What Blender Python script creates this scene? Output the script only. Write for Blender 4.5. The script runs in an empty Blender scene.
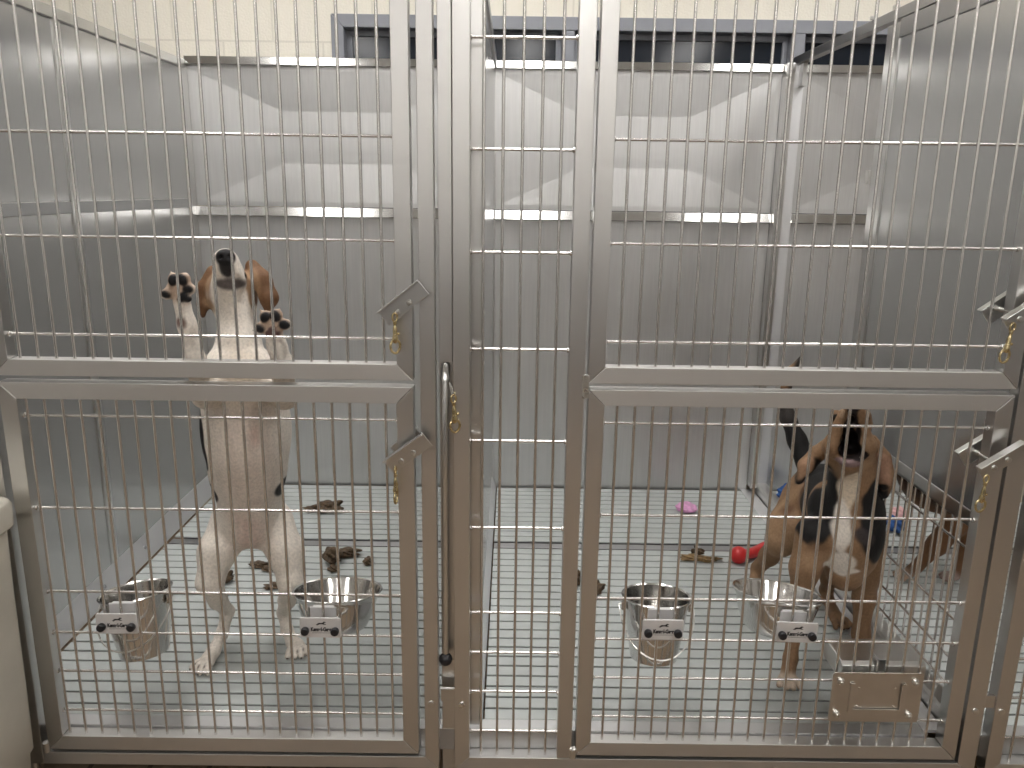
import bpy, bmesh, math, random
import numpy as np
from mathutils import Vector, Matrix
random.seed(7)
scene = bpy.context.scene
COL = scene.collection
H = 1.43            # camera height above the room floor; heights below are written relative to the camera
PI = math.pi

# ------------------------------------------------------------------ camera
F, PITCH, YAW, ROLL, CAMY = 800.1, .23675, .0019, -.0138, -1.64
_cp, _sp, _cy, _sy = math.cos(PITCH), math.sin(PITCH), math.cos(YAW), math.sin(YAW)
_fw = Vector((_sy*_cp, _cy*_cp, -_sp)); _r0 = Vector((_cy, -_sy, 0)); _u0 = _r0.cross(_fw)
_r = _r0*math.cos(ROLL) - _u0*math.sin(ROLL); _u = _r0*math.sin(ROLL) + _u0*math.cos(ROLL)
cd = bpy.data.cameras.new('camera'); cam = bpy.data.objects.new('camera', cd); COL.objects.link(cam)
M = Matrix((_r, _u, -_fw)).transposed().to_4x4(); M.translation = (0, CAMY, H); cam.matrix_world = M
cd.sensor_width = 36; cd.sensor_fit = 'HORIZONTAL'; cd.lens = 36*F/1024
cd.clip_start = .05; cd.clip_end = 60
scene.camera = cam

def at(x, y, Y):
    """a measured image point at a known depth Y, as a point (heights relative to the camera)"""
    d = _fw + (x-512)/F*_r - (y-384)/F*_u
    t = (Y-CAMY)/d.y
    return Vector((d.x*t, Y, d.z*t))
def onz(x, y, z):
    d = _fw + (x-512)/F*_r - (y-384)/F*_u
    t = z/d.z
    return Vector((d.x*t, CAMY+d.y*t, z))

# ------------------------------------------------------------------ materials
def nt(name):
    m = bpy.data.materials.new(name); m.use_nodes = True
    n = m.node_tree; b = n.nodes['Principled BSDF']
    return m, n, b
def noise(n, scale, detail=3, stretch=None, coord='Object'):
    tc = n.nodes.new('ShaderNodeTexCoord'); t = n.nodes.new('ShaderNodeTexNoise')
    t.inputs['Scale'].default_value = scale; t.inputs['Detail'].default_value = detail
    if stretch:
        mp = n.nodes.new('ShaderNodeMapping'); mp.inputs['Scale'].default_value = stretch
        n.links.new(tc.outputs[coord], mp.inputs[0]); n.links.new(mp.outputs[0], t.inputs['Vector'])
    else:
        n.links.new(tc.outputs[coord], t.inputs['Vector'])
    return t
def ramp(n, src, c0, c1, p0=.3, p1=.7):
    r = n.nodes.new('ShaderNodeValToRGB'); e = r.color_ramp.elements
    e[0].position = p0; e[1].position = p1
    e[0].color = (*c0, 1) if not isinstance(c0, (int, float)) else (c0, c0, c0, 1)
    e[1].color = (*c1, 1) if not isinstance(c1, (int, float)) else (c1, c1, c1, 1)
    n.links.new(src, r.inputs[0]); return r
def steel(name, col, rough, dr=.06, stretch=(1, 1, 1), scale=30, bump=0, bscale=3, metal=1):
    m, n, b = nt(name)
    b.inputs['Metallic'].default_value = metal
    t = noise(n, scale, 4, stretch)
    r = ramp(n, t.outputs[0], max(0, rough-dr), rough+dr); n.links.new(r.outputs[0], b.inputs['Roughness'])
    c = ramp(n, t.outputs[0], tuple(v*.96 for v in col), tuple(min(1, v*1.03) for v in col)); n.links.new(c.outputs[0], b.inputs['Base Color'])
    if bump:
        t2 = noise(n, bscale, 1); bp = n.nodes.new('ShaderNodeBump'); bp.inputs['Strength'].default_value = bump
        bp.inputs['Distance'].default_value = .02
        n.links.new(t2.outputs[0], bp.inputs['Height']); n.links.new(bp.outputs[0], b.inputs['Normal'])
    return m
def plain(name, col, rough=.5, metal=0, nscale=0, var=.1, bump=0, spec=None):
    m, n, b = nt(name)
    b.inputs['Metallic'].default_value = metal; b.inputs['Roughness'].default_value = rough
    b.inputs['Base Color'].default_value = (*col, 1)
    if spec is not None: b.inputs['Specular IOR Level'].default_value = spec
    if nscale:
        t = noise(n, nscale, 5)
        c = ramp(n, t.outputs[0], tuple(v*(1-var) for v in col), tuple(min(1, v*(1+var)) for v in col)); n.links.new(c.outputs[0], b.inputs['Base Color'])
        if bump:
            bp = n.nodes.new('ShaderNodeBump'); bp.inputs['Strength'].default_value = bump; bp.inputs['Distance'].default_value = .004
            n.links.new(t.outputs[0], bp.inputs['Height']); n.links.new(bp.outputs[0], b.inputs['Normal'])
    return m
MAT = {}
MAT['frame'] = plain('satin steel frame', (.66, .65, .635), .31, 1)
MAT['bar'] = plain('steel bar', (.72, .70, .68), .27, 1)
MAT['frame_rail'] = plain('cross-brushed steel rail', (.64, .63, .615), .47, 1)
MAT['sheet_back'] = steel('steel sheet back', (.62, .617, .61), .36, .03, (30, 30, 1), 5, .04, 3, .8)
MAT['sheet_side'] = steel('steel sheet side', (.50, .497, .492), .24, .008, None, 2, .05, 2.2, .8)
MAT['trim'] = plain('steel trim', (.64, .635, .62), .28, 1)
MAT['rail'] = plain('bright rail', (.62, .615, .60), .14, 1)
MAT['side_rail'] = plain('dull side rail', (.34, .34, .335), .55, .5)
MAT['ledge'] = plain('ledge steel', (.52, .52, .52), .45, .85)
MAT['flange'] = plain('steel flange', (.74, .74, .75), .42, .8)
MAT['dark_channel'] = plain('dark grey channel steel', (.42, .42, .43), .34, 1)  # darker grey steel for channels, caps and some rivets
MAT['bowl'] = steel('polished bowl steel', (.70, .69, .67), .13, .03)
MAT['plate'] = steel('satin plate', (.63, .60, .56), .36, .05)
MAT['brass'] = steel('brass', (.62, .51, .29), .28, .05)
MAT['galv'] = steel('zinc', (.7, .69, .66), .3, .05)
MAT['tag'] = plain('satin tag', (.70, .69, .69), .42, .35, 40, .04)
MAT['black'] = plain('black plastic', (.012, .012, .015), .35)
MAT['ink'] = plain('black print', (.015, .015, .018), .6)
MAT['slat'] = plain('pale floor slat', (.46, .485, .475), .45, 0, 25, .05)
MAT['pan'] = plain('dark pan', (.05, .05, .05), .6)
MAT['beige_plastic'] = plain('beige bin plastic', (.56, .53, .46), .5, 0, 8, .08, .1)
MAT['win_frame'] = plain('grey painted frame', (.27, .28, .31), .5, 0, 15, .05)
MAT['glass'] = plain('unlit-room window glass', (.018, .022, .03), .12, 0, 0, 0, 0, .25)  # near-black base stands in for the unlit room behind the panes
MAT['white_paint'] = plain('white ceiling tile', (.82, .82, .80), .9, 0, 40, .05)
MAT['taupe'] = plain('grey wall paint', (.74, .735, .72), .8, 0, 6, .05)
MAT['dark_reflect'] = plain('dark panel for reflections', (.13, .13, .135), .6)
MAT['red_rubber'] = plain('red rubber', (.62, .03, .03), .4, 0, 20, .15)
MAT['pink_cloth'] = plain('pink plush', (.72, .36, .60), .9, 0, 60, .25, .8)
MAT['blue_cloth'] = plain('blue plush', (.02, .075, .24), .85, 0, 60, .3, .8)
MAT['light_pink'] = plain('pale pink plush', (.75, .45, .45), .9, 0, 60, .2, .6)
MAT['white_cloth'] = plain('white plush', (.75, .72, .66), .9, 0, 60, .2, .6)
MAT['dung'] = plain('brown dropping', (.085, .055, .03), .75, 0, 90, .7, 1)
MAT['chew'] = plain('tan chewed hide', (.22, .14, .06), .7, 0, 70, .7, 1)
m, n, b = nt('cream block wall'); MAT['block'] = m
tc = n.nodes.new('ShaderNodeTexCoord'); mp = n.nodes.new('ShaderNodeMapping'); mp.inputs['Rotation'].default_value = (PI/2, 0, 0)
mp.inputs['Location'].default_value = (.17, .0, .0)
br = n.nodes.new('ShaderNodeTexBrick'); br.inputs['Scale'].default_value = 1
br.inputs['Brick Width'].default_value = .40; br.inputs['Row Height'].default_value = .20; br.inputs['Mortar Size'].default_value = .004
br.inputs['Color1'].default_value = (.86, .82, .72, 1); br.inputs['Color2'].default_value = (.85, .805, .705, 1); br.inputs['Mortar'].default_value = (.74, .70, .61, 1)
n.links.new(tc.outputs['Object'], mp.inputs[0]); n.links.new(mp.outputs[0], br.inputs[0]); n.links.new(br.outputs[0], b.inputs['Base Color'])
t = noise(n, 120, 4); bp = n.nodes.new('ShaderNodeBump'); bp.inputs['Strength'].default_value = .5; bp.inputs['Distance'].default_value = .004
n.links.new(t.outputs[0], bp.inputs['Height']); n.links.new(bp.outputs[0], b.inputs['Normal']); b.inputs['Roughness'].default_value = .55
m, n, b = nt('brown tile floor'); MAT['tile'] = m
tc = n.nodes.new('ShaderNodeTexCoord'); br = n.nodes.new('ShaderNodeTexBrick'); br.offset = 0
br.inputs['Scale'].default_value = 1; br.inputs['Brick Width'].default_value = .15; br.inputs['Row Height'].default_value = .15; br.inputs['Mortar Size'].default_value = .006
br.inputs['Color1'].default_value = (.26, .195, .135, 1); br.inputs['Color2'].default_value = (.23, .17, .118, 1); br.inputs['Mortar'].default_value = (.12, .09, .07, 1)
n.links.new(tc.outputs['Object'], br.inputs[0]); n.links.new(br.outputs[0], b.inputs['Base Color']); b.inputs['Roughness'].default_value = .8; b.inputs['Specular IOR Level'].default_value = .2
m, n, b = nt('lamp diffuser'); MAT['diffuser'] = m
b.inputs['Base Color'].default_value = (.9, .9, .9, 1); b.inputs['Emission Color'].default_value = (1, .98, .955, 1); b.inputs['Emission Strength'].default_value = 10
m, n, b = nt('short fur'); MAT['fur'] = m
at_ = n.nodes.new('ShaderNodeAttribute'); at_.attribute_name = 'fur'
t = noise(n, 160, 4); mx = n.nodes.new('ShaderNodeMix'); mx.data_type = 'RGBA'; mx.blend_type = 'MULTIPLY'; mx.inputs[0].default_value = .5
r = ramp(n, t.outputs[0], .62, 1.1, .3, .65)
n.links.new(at_.outputs['Color'], mx.inputs[6]); n.links.new(r.outputs[0], mx.inputs[7]); n.links.new(mx.outputs[2], b.inputs['Base Color'])
b.inputs['Roughness'].default_value = .62; b.inputs['Specular IOR Level'].default_value = .25
t2 = noise(n, 260, 3, (1, 1, .35)); bp = n.nodes.new('ShaderNodeBump'); bp.inputs['Strength'].default_value = .35; bp.inputs['Distance'].default_value = .003
n.links.new(t2.outputs[0], bp.inputs['Height']); n.links.new(bp.outputs[0], b.inputs['Normal'])

# ------------------------------------------------------------------ object helpers
def tag(o, label=None, cat=None, group=None, kind=None):
    if label: o['label'] = label
    if cat: o['category'] = cat
    if group: o['group'] = group
    if kind: o['kind'] = kind
    return o
def thing(name, label, cat, loc, group=None):
    o = bpy.data.objects.new(name, None); o.empty_display_size = .05
    COL.objects.link(o); o.location = (loc[0], loc[1], loc[2]+H); return tag(o, label, cat, group)
def wloc(o):
    v = Vector((0, 0, 0))
    while o is not None: v += o.location; o = o.parent
    return v
class MB:
    def __init__(s): s.v = []; s.f = []; s.mats = []
    def add(s, vs, fs):
        k = len(s.v); s.v += [Vector(p) for p in vs]; s.f += [[i+k for i in f] for f in fs]; return s
    def box(s, x0, x1, y0, y1, z0, z1):
        return s.add([(x0,y0,z0),(x1,y0,z0),(x1,y1,z0),(x0,y1,z0),(x0,y0,z1),(x1,y0,z1),(x1,y1,z1),(x0,y1,z1)],
                     [(3,2,1,0),(4,5,6,7),(0,1,5,4),(1,2,6,5),(2,3,7,6),(3,0,4,7)])
    def prism(s, poly, axis, a, b):
        """poly: 2-D outline in the two other axes (order x,y,z), extruded along axis from a to b"""
        def P(q, t):
            return {'x': (t, q[0], q[1]), 'y': (q[0], t, q[1]), 'z': (q[0], q[1], t)}[axis]
        m = len(poly)
        return s.add([P(q, a) for q in poly]+[P(q, b) for q in poly],
                     [list(range(m))[::-1], list(range(m, 2*m))]+[[i, (i+1) % m, m+(i+1) % m, m+i] for i in range(m)])
    def tube(s, pts, r, n=10, closed=False, caps=True):
        pts = [Vector(p) for p in pts]; m = len(pts); rs = r if isinstance(r, (list, tuple)) else [r]*m
        vs = []; fs = []; up = None
        for i, p in enumerate(pts):
            if closed: d = pts[(i+1) % m]-pts[i-1]
            else: d = pts[min(i+1, m-1)]-pts[max(i-1, 0)]
            d.normalize()
            if up is None: up = d.orthogonal().normalized()
            up = (up-d*up.dot(d)); up = up.normalized() if up.length > 1e-6 else d.orthogonal().normalized()
            w = d.cross(up)
            for j in range(n):
                a = 2*PI*j/n; vs.append(p+(up*math.cos(a)+w*math.sin(a))*rs[i])
        for i in range(m if closed else m-1):
            for j in range(n):
                a = i*n+j; b = i*n+(j+1) % n; c = ((i+1) % m)*n+(j+1) % n; d = ((i+1) % m)*n+j
                fs.append((a, b, c, d))
        if not closed and caps: fs += [list(range(n))[::-1], list(range((m-1)*n, m*n))]
        return s.add(vs, fs)
    def lathe(s, prof, c, n=40, axis=(0, 0, 1)):
        c = Vector(c); ax = Vector(axis).normalized(); e1 = ax.orthogonal().normalized(); e2 = ax.cross(e1)
        vs = []; fs = []; m = len(prof)
        for r, h in prof:
            for j in range(n):
                a = 2*PI*j/n; vs.append(c+ax*h+(e1*math.cos(a)+e2*math.sin(a))*max(r, 1e-5))
        for i in range(m-1):
            for j in range(n): fs.append((i*n+j, i*n+(j+1) % n, (i+1)*n+(j+1) % n, (i+1)*n+j))
        return s.add(vs, fs)
    def ball(s, c, r, n=12):
        prof = [(r*math.sin(PI*i/n), -r*math.cos(PI*i/n)) for i in range(n+1)]
        return s.lathe(prof, c, 2*n)
    def rect_frame(s, x0, x1, z0, z1, w, y0, y1):
        """four mitred lengths of tube"""
        g = .0006
        o = [(x0,z0),(x1,z0),(x1,z1),(x0,z1)]; i = [(x0+w,z0+w),(x1-w,z0+w),(x1-w,z1-w),(x0+w,z1-w)]
        for k in range(4):
            a, b, c, d = o[k], o[(k+1) % 4], i[(k+1) % 4], i[k]
            ux = (b[0]-a[0]); uz = (b[1]-a[1]); L = math.hypot(ux, uz); ux *= g/L; uz *= g/L
            s.mats += [k % 2 == 0]*6
            s.prism([(a[0]+ux,a[1]+uz),(b[0]-ux,b[1]-uz),(c[0]-ux,c[1]-uz),(d[0]+ux,d[1]+uz)], 'y', y0, y1)
        return s
    def build(s, name, mat, parent=None, smooth=False, bevel=0, xf=None):
        off = wloc(parent)-Vector((0, 0, H)) if parent else Vector((0, 0, -H))
        vs = [(xf @ p if xf else p) for p in s.v]
        if parent is None:
            c = Vector((sum(p.x for p in vs)/len(vs), sum(p.y for p in vs)/len(vs), min(p.z for p in vs)))
            off = c
        me = bpy.data.meshes.new(name); me.from_pydata([tuple(p-off) for p in vs], [], s.f); me.update()
        bm = bmesh.new(); bm.from_mesh(me); bmesh.ops.recalc_face_normals(bm, faces=bm.faces); bm.to_mesh(me); bm.free()
        me.materials.append(MAT[mat] if isinstance(mat, str) else mat)
        if mat == 'frame' and len(s.mats) == len(me.polygons):
            me.materials.append(MAT['frame_rail'])
            for p, r_ in zip(me.polygons, s.mats): p.material_index = 1 if r_ else 0
        o = bpy.data.objects.new(name, me); COL.objects.link(o)
        if parent: o.parent = parent
        else: o.location = (off.x, off.y, off.z+H)
        if smooth:
            for p in me.polygons: p.use_smooth = True
            me.set_sharp_from_angle(angle=math.radians(40))
        if bevel:
            md = o.modifiers.new('bevel', 'BEVEL'); md.width = bevel; md.segments = 2; md.limit_method = 'ANGLE'; md.angle_limit = math.radians(40)
        return o
def rot_about(c, axis, ang):
    c = Vector(c); return Matrix.Translation(c) @ Matrix.Rotation(ang, 4, Vector(axis)) @ Matrix.Translation(-c)

# ------------------------------------------------------------------ the room
ZR = -H
RX0, RX1, RY0, RY1, ZC = -3.6, 3.9, -3.6, 1.80, 1.32
def struct(o): return tag(o, kind='structure')
struct(MB().box(RX0-.1, RX1+.1, RY0-.1, RY1+.2, ZR-.1, ZR).build('floor', 'tile'))
struct(MB().box(RX0-.1, RX1+.1, RY0-.1, RY1+.2, ZC, ZC+.1).build('ceiling', 'white_paint'))
WX0, WX1, WZ0, WZ1 = -.734, 1.70, -.45, .675
mb = MB(); mb.box(RX0-.1, WX0, RY1, RY1+.2, ZR, ZC); mb.box(WX1, RX1+.1, RY1, RY1+.2, ZR, ZC)
mb.box(WX0, WX1, RY1, RY1+.2, ZR, WZ0); mb.box(WX0, WX1, RY1, RY1+.2, WZ1, ZC)
struct(mb.build('wall_back', 'block'))
struct(MB().box(RX0-.1, RX0, RY0, RY1, ZR, ZC).build('wall_left', 'taupe'))
struct(MB().box(RX1, RX1+.1, RY0, RY1, ZR, ZC).build('wall_right', 'taupe'))
struct(MB().box(RX0, RX1, RY0-.1, RY0, ZR, ZC).build('wall_front', 'taupe'))
struct(MB().box(RX0, RX1, RY0, RY0+.02, ZR, -.30).build('dark_reflector_1', 'dark_reflect'))  # unseen dark panel added so the steel frames reflect a darker band
mb = MB().rect_frame(WX0, WX1, WZ0, WZ1, .050, RY1-.012, RY1+.12)
for x0, x1 in ((.188, .238), (1.112, 1.160)): mb.box(x0, x1, RY1-.010, RY1+.12, WZ0+.05, WZ1-.05)
win = struct(mb.build('window_1', 'win_frame', bevel=.003))
for x0, x1 in ((WX0+.05, .188), (.238, 1.112), (1.16, WX1-.05)):
    MB().rect_frame(x0, x1, WZ0+.05, WZ1-.05, .022, RY1+.05, RY1+.085).build('sash', 'win_frame', win, bevel=.002)
    MB().box(x0+.02, x1-.02, RY1+.062, RY1+.070, WZ0+.07, WZ1-.07).build('pane', 'glass', win)
LG = 'ceiling lights above the kennels'
for lx, ly, lab in ((-1.18, .35, 'above the left kennel'), (.10, .35, 'above the middle of the kennels'), (1.40, .35, 'above the right kennel'),
                    (-1.42, -2.75, 'added out of view in the aisle at the left, to brighten the fronts'), (.11, -2.75, 'added out of view in the middle of the aisle, to brighten the fronts'), (1.62, -2.75, 'added out of view in the aisle at the right, to brighten the fronts')):  # second row added behind the camera to brighten the steel fronts
    t = thing('ceiling_light', 'long white recessed ceiling light %s' % lab, 'light', (lx, ly, ZC-.03), LG)
    mb = MB(); hx, hy = .17, .68
    for a in ((lx-hx, lx+hx, ly-hy, ly-hy+.02), (lx-hx, lx+hx, ly+hy-.02, ly+hy), (lx-hx, lx-hx+.02, ly-hy+.02, ly+hy-.02), (lx+hx-.02, lx+hx, ly-hy+.02, ly+hy-.02)):
        mb.box(a[0], a[1], a[2], a[3], ZC-.03, ZC)
    mb.build('lamp_housing', 'white_paint', t)
    MB().box(lx-hx+.021, lx+hx-.021, ly-hy+.021, ly+hy-.021, ZC-.022, ZC-.012).build('diffuser', 'diffuser', t)

# ------------------------------------------------------------------ gates
FY0, FY1 = -.013, .020
UB, LB = [-.3031, -.1016, .1013], [-.4796, -.6908, -.8923, -.9948, -1.0942, -1.1971]
BAR = .00318
def bars(t, xs, z0, z1, zs, x0, x1):
    for x in xs:
        MB().tube([(x, 0, z0-.004), (x, 0, z1+.004)], BAR, 10).build('bar', 'bar', t, True)
    for z in zs:
        mb = MB().tube([(x0-.004, .0060, z), (x1+.004, .0060, z)], BAR, 10)
        for xe in (x0+.001, x1-.001): mb.lathe([(0, -.004), (.0055, -.002), (.006, .001), (.004, .003), (0, .004)], (xe, .004, z), 12, (1, 0, 0))
        mb.build('crossbar', 'bar', t, True)
def latch(t, cx, cz, ang):
    """sloping latch plate with its turned-over top edge, inner twin plate and spindle"""
    R = rot_about((cx, 0, cz), (0, 1, 0), -ang)
    L, h = .052, .0175
    mb = MB().box(cx-L, cx+L, -.040, -.037, cz-h, cz+h).box(cx-L, cx+L, -.058, -.037, cz+h-.0015, cz+h+.0015)
    p = mb.build('latch', 'trim', t, bevel=.0008, xf=R)
    mb = MB().box(cx-L*.9, cx+L*.5, .038, .041, cz-h, cz+h).box(cx-L*.9, cx+L*.5, .038, .056, cz+h-.0015, cz+h+.0015)
    mb.build('inner_plate', 'trim', p, bevel=.0008, xf=R)
    MB().tube([(cx-.012, -.036, cz-.002), (cx-.012, .04, cz-.002)], .006, 12).build('spindle', 'galv', p, True, xf=R)
    for dx in (-.022, .010):
        c = (cx+dx, -.040, cz-.006)
        MB().lathe([(0, -.001), (.0062, -.001), (.0062, .0025), (.0045, .0042), (0, .0045)], c, 14, (0, -1, 0)).build('screw', 'galv', p, 'auto', xf=R)
    return p
def hinge(t, x, z):
    MB().tube([(x, -.012, z-.012), (x, -.012, z+.012)], .008, 12).build('hinge_pin', 'galv', t, 'auto')
XL = [-.9887+.0381*k for k in range(-1, 20)]
XRR = [.2269+.0381*k for k in range(0, 21)]
GG = 'barred kennel gates'
def gate(label, x0, x1, z0, z1, w, xs, zs, lc, hx):
    t = thing('kennel_gate', label, 'gate', ((x0+x1)/2, 0, z0), GG)
    MB().rect_frame(x0, x1, z0, z1, w, FY0, FY1).build('gate_frame', 'frame', t, bevel=.0012)
    bars(t, xs, z0+w, z1-w, zs, x0+w, x1-w)
    latch(t, *lc)
    for z in (z0+.006, z1-.006): hinge(t, hx, z)
    return t
gate('upper left barred steel gate, in front of the white hound raised paws', -1.0806, -.2030, -.3885, .54, .0345, XL, UB, (-.2170, -.2220, math.radians(39)), -1.086)
gate('lower left barred steel gate, in front of the white hound belly and legs', -1.0745, -.2040, -1.2913, -.4026, .0360, XL, LB, (-.2140, -.5390, math.radians(37)), -1.080)
gate('upper right barred steel gate, over the empty upper half of the right kennel', .1620, 1.0610, -.3895, .54, .0350, XRR, UB, (1.0400, -.2200, math.radians(36)), .157)
gate('lower right barred steel gate, in front of the howling tricolour hound', .1639, 1.0590, -1.2900, -.4025, .0350, XRR, LB, (1.0370, -.5370, math.radians(35)), .158)

# ------------------------------------------------------------------ fixed front frames
FG = 'fixed steel front frames of the kennels'
SZ0, SZ1 = -1.331, -1.2995
def feet(t, xs):
    for x in xs: MB().tube([(x, .01, -1.331), (x, .01, -1.395), (x, .01, -1.396), (x, .01, -H)], [.012, .012, .024, .024], 14).build('foot', 'galv', t, 'auto')
t = thing('kennel_front_frame', 'fixed steel door surround round the two left gates', 'frame', (-.65, 0, -H), FG)
MB().box(-1.190, -1.090, FY0, FY1, -1.331, .54).build('jamb', 'frame', t, bevel=.0012)
MB().prism([(-.189, .54), (-.189, SZ1), (-.157, SZ0), (-.157, .54)], 'y', FY0, FY1).build('jamb', 'frame', t, bevel=.0012)
MB().prism([(-1.09, SZ1), (-1.09, SZ0), (-.1575, SZ0), (-.1895, SZ1)], 'y', FY0, FY1).build('sill', 'frame_rail', t, bevel=.0012)
MB().tube([(-.1745, -.012, -1.157), (-.1745, -.016, -1.157), (-.1745, -.017, -1.157)], [.0075, .0075, .005], 12).build('bolt', 'galv', t, 'auto')
feet(t, (-1.13, -.17))
t = thing('kennel_front_frame', 'fixed steel front with a narrow barred panel, between the left gates and the right gates', 'frame', (.5, 0, -H), FG)
MB().prism([(-.120, .54), (-.120, SZ0), (-.0855, SZ1), (-.0855, .54)], 'y', FY0, FY1).build('stile', 'frame', t, bevel=.0012)
MB().box(.1205, .1545, FY0, FY1, SZ1+.001, .54).build('stile', 'frame', t, bevel=.0012)
MB().prism([(1.067, .54), (1.067, SZ1), (1.1085, SZ0), (1.1085, .54)], 'y', FY0, FY1).build('jamb', 'frame', t, bevel=.0012)
MB().prism([(-.0850, SZ1), (-.1195, SZ0), (1.108, SZ0), (1.0665, SZ1)], 'y', FY0, FY1).build('sill', 'frame_rail', t, bevel=.0012)
bars(t, [-.0589, -.0208, .0173, .0554, .0935], SZ1, .54, [.49, .2858, .0795, -.1221, -.3225, -.5235, -.7243, -.9315, -1.0329, -1.1345, -1.240], -.0855, .1205)
for x in (-.103, 1.088):
    MB().tube([(x, -.012, -1.159), (x, -.016, -1.159), (x, -.017, -1.159)], [.0075, .0075, .005], 12).build('bolt', 'galv', t, 'auto')
feet(t, (-.10, .14, 1.09))
t = thing('kennel_front_frame', 'fixed barred steel front of the neighbouring kennel, cut off at the right edge', 'frame', (1.6, 0, -H), FG)
MB().prism([(1.133, .54), (1.133, SZ0), (1.168, SZ1), (1.168, .54)], 'y', FY0, FY1).build('stile', 'frame', t, bevel=.0012)
MB().box(1.96, 2.0, FY0, FY1, SZ0, .54).build('stile', 'frame', t, bevel=.0012)
MB().prism([(1.1685, SZ1), (1.1335, SZ0), (1.96, SZ0), (1.96, SZ1)], 'y', FY0, FY1).build('sill', 'frame_rail', t, bevel=.0012)
bars(t, [1.196+.0381*k for k in range(20)], SZ1, .54, [.3, .0795, -.1221, -.3225, -.5235, -.7243, -.9315, -1.0329, -1.1345, -1.240], 1.168, 1.96)
MB().tube([(1.148, -.012, -1.159), (1.148, -.016, -1.159), (1.148, -.017, -1.159)], [.0075, .0075, .005], 12).build('bolt', 'galv', t, 'auto')
feet(t, (1.15, 1.98))
SG = 'short steel straps joining the kennel fronts'
for x0, x1, lab in ((-.152, -.118, 'short steel strap joining the two kennel fronts, below the black knob'), (1.109, 1.133, 'short steel strap joining the kennel fronts at the lower right edge')):
    o = MB().box(x0, x1, -.008, .001, -1.153, -1.121).build('joining_strap', 'trim', None, bevel=.001); tag(o, lab, 'strap', SG)

# post between the fronts, its cover, the lever with knob
t = thing('partition_post', 'narrow recessed steel post between the two kennel fronts', 'post', (-.136, .03, -H))
MB().box(-.1515, -.1215, .022, .052, -H, .54).build('post', 'frame', t, bevel=.001)
MB().box(-.1500, -.1225, .004, .021, -.352, .54).build('cover', 'frame', t, bevel=.001)
t = thing('door_lever', 'long steel lever rod with a black ball knob, in the gap between the kennel fronts', 'lever', (-.137, 0, -1.03))
MB().tube([(-.137, .024, -.362), (-.137, .010, -.365), (-.137, -.004, -.374), (-.1372, -.010, -.388), (-.1385, -.010, -.6), (-.1395, -.010, -1.026)], .0072, 14).build('rod', 'trim', t, True)
MB().lathe([(.0078, -.022), (.0095, -.018), (.0095, .016), (.0085, .018)], (-.137, -.002, -.372), 16, (0, .6, 1)).build('socket', 'trim', t, 'auto')
MB().ball((-.1398, -.010, -1.042), .0155).build('knob', 'black', t, True)

# ------------------------------------------------------------------ sheet steel walls
B = 1.63
def cross_break(x0, x1, z0, z1, y, d, th=.012):
    """thin sheet with a shallow X crease, raised d in the middle"""
    mb = MB(); c = ((x0+x1)/2, y-d, (z0+z1)/2)
    e = .018
    o = [(x0,y,z0),(x1,y,z0),(x1,y,z1),(x0,y,z1)]
    i = [(x0+e,y,z0+e),(x1-e,y,z0+e),(x1-e,y,z1-e),(x0+e,y,z1-e)]
    k = [(p[0], y+th, p[2]) for p in o]
    vs = o+i+[c]+k
    fs = []
    for a in range(4):
        b_ = (a+1) % 4
        fs += [(a, b_, 4+b_, 4+a), (4+a, 4+b_, 8), (a, 9+a, 9+b_, b_)]
    fs.append((12, 11, 10, 9))
    return mb.add(vs, fs)
def rail(x0, x1, zc, h, y, tilt, d=.022):
    """folded edge rail whose face leans back by tilt"""
    dz = h/2; dy = math.tan(tilt)*h/2
    return MB().prism([(y-d+dy, zc+dz), (y-d-dy, zc-dz), (y, zc-dz), (y, zc+dz)], 'x', x0, x1)
BG = 'steel back walls of the kennels'
def back_wall(x0, x1, label, zt=.455):
    t = thing('kennel_back_wall', label, 'wall panel', ((x0+x1)/2, B, -1.25), BG)
    cross_break(x0, x1, -.072, zt, B, -.020).build('upper_sheet', 'sheet_back', t)
    cross_break(x0, x1, -1.25, -.112, B, -.014).build('lower_sheet', 'sheet_back', t)
    rail(x0, x1, -.092, .036, B, math.radians(20)).build('mid_rail', 'rail', t, bevel=.002)
    rail(x0, x1, .469, .030, B, math.radians(9.8)).build('top_rail', 'rail', t, bevel=.002)
    return t
back_wall(-1.262, -.100, 'creased steel back wall of the left kennel, behind the white hound')
back_wall(-.072, 1.028, 'creased steel back wall of the middle kennel, behind the tricolour hound')
back_wall(1.105, 2.20, 'creased steel back wall of the neighbouring kennel, right of the rear corner post')
# left side wall
X0 = -1.265
t = thing('kennel_side_wall', 'grey steel side wall at the far left of the left kennel', 'wall panel', (X0, .8, -1.25))
for y0, y1 in ((.03, .705), (.745, 1.575)):
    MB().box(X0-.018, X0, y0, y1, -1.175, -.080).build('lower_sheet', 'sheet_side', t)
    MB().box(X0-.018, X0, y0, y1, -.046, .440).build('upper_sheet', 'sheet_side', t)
MB().box(X0-.02, X0+.004, .705, .745, -1.175, .440).build('seam_strip', 'trim', t, bevel=.001)
for y0, y1 in ((.03, .704), (.746, 1.575)): MB().box(X0-.018, X0+.003, y0, y1, -.079, -.047).build('mid_rail', 'side_rail', t, bevel=.001)
MB().box(X0-.02, X0+.010, .03, 1.60, .440, .470).build('top_rail', 'trim', t, bevel=.0015)
MB().box(X0-.03, X0+.006, 1.576, 1.628, -1.20, .470).build('corner_post', 'trim', t, bevel=.0015)
MB().prism([(X0-.018, -1.176), (X0, -1.176), (X0+.028, -1.236), (X0+.034, -1.246), (X0-.018, -1.25)], 'y', .03, 1.60).build('kerb', 'flange', t, bevel=.0015)
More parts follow.
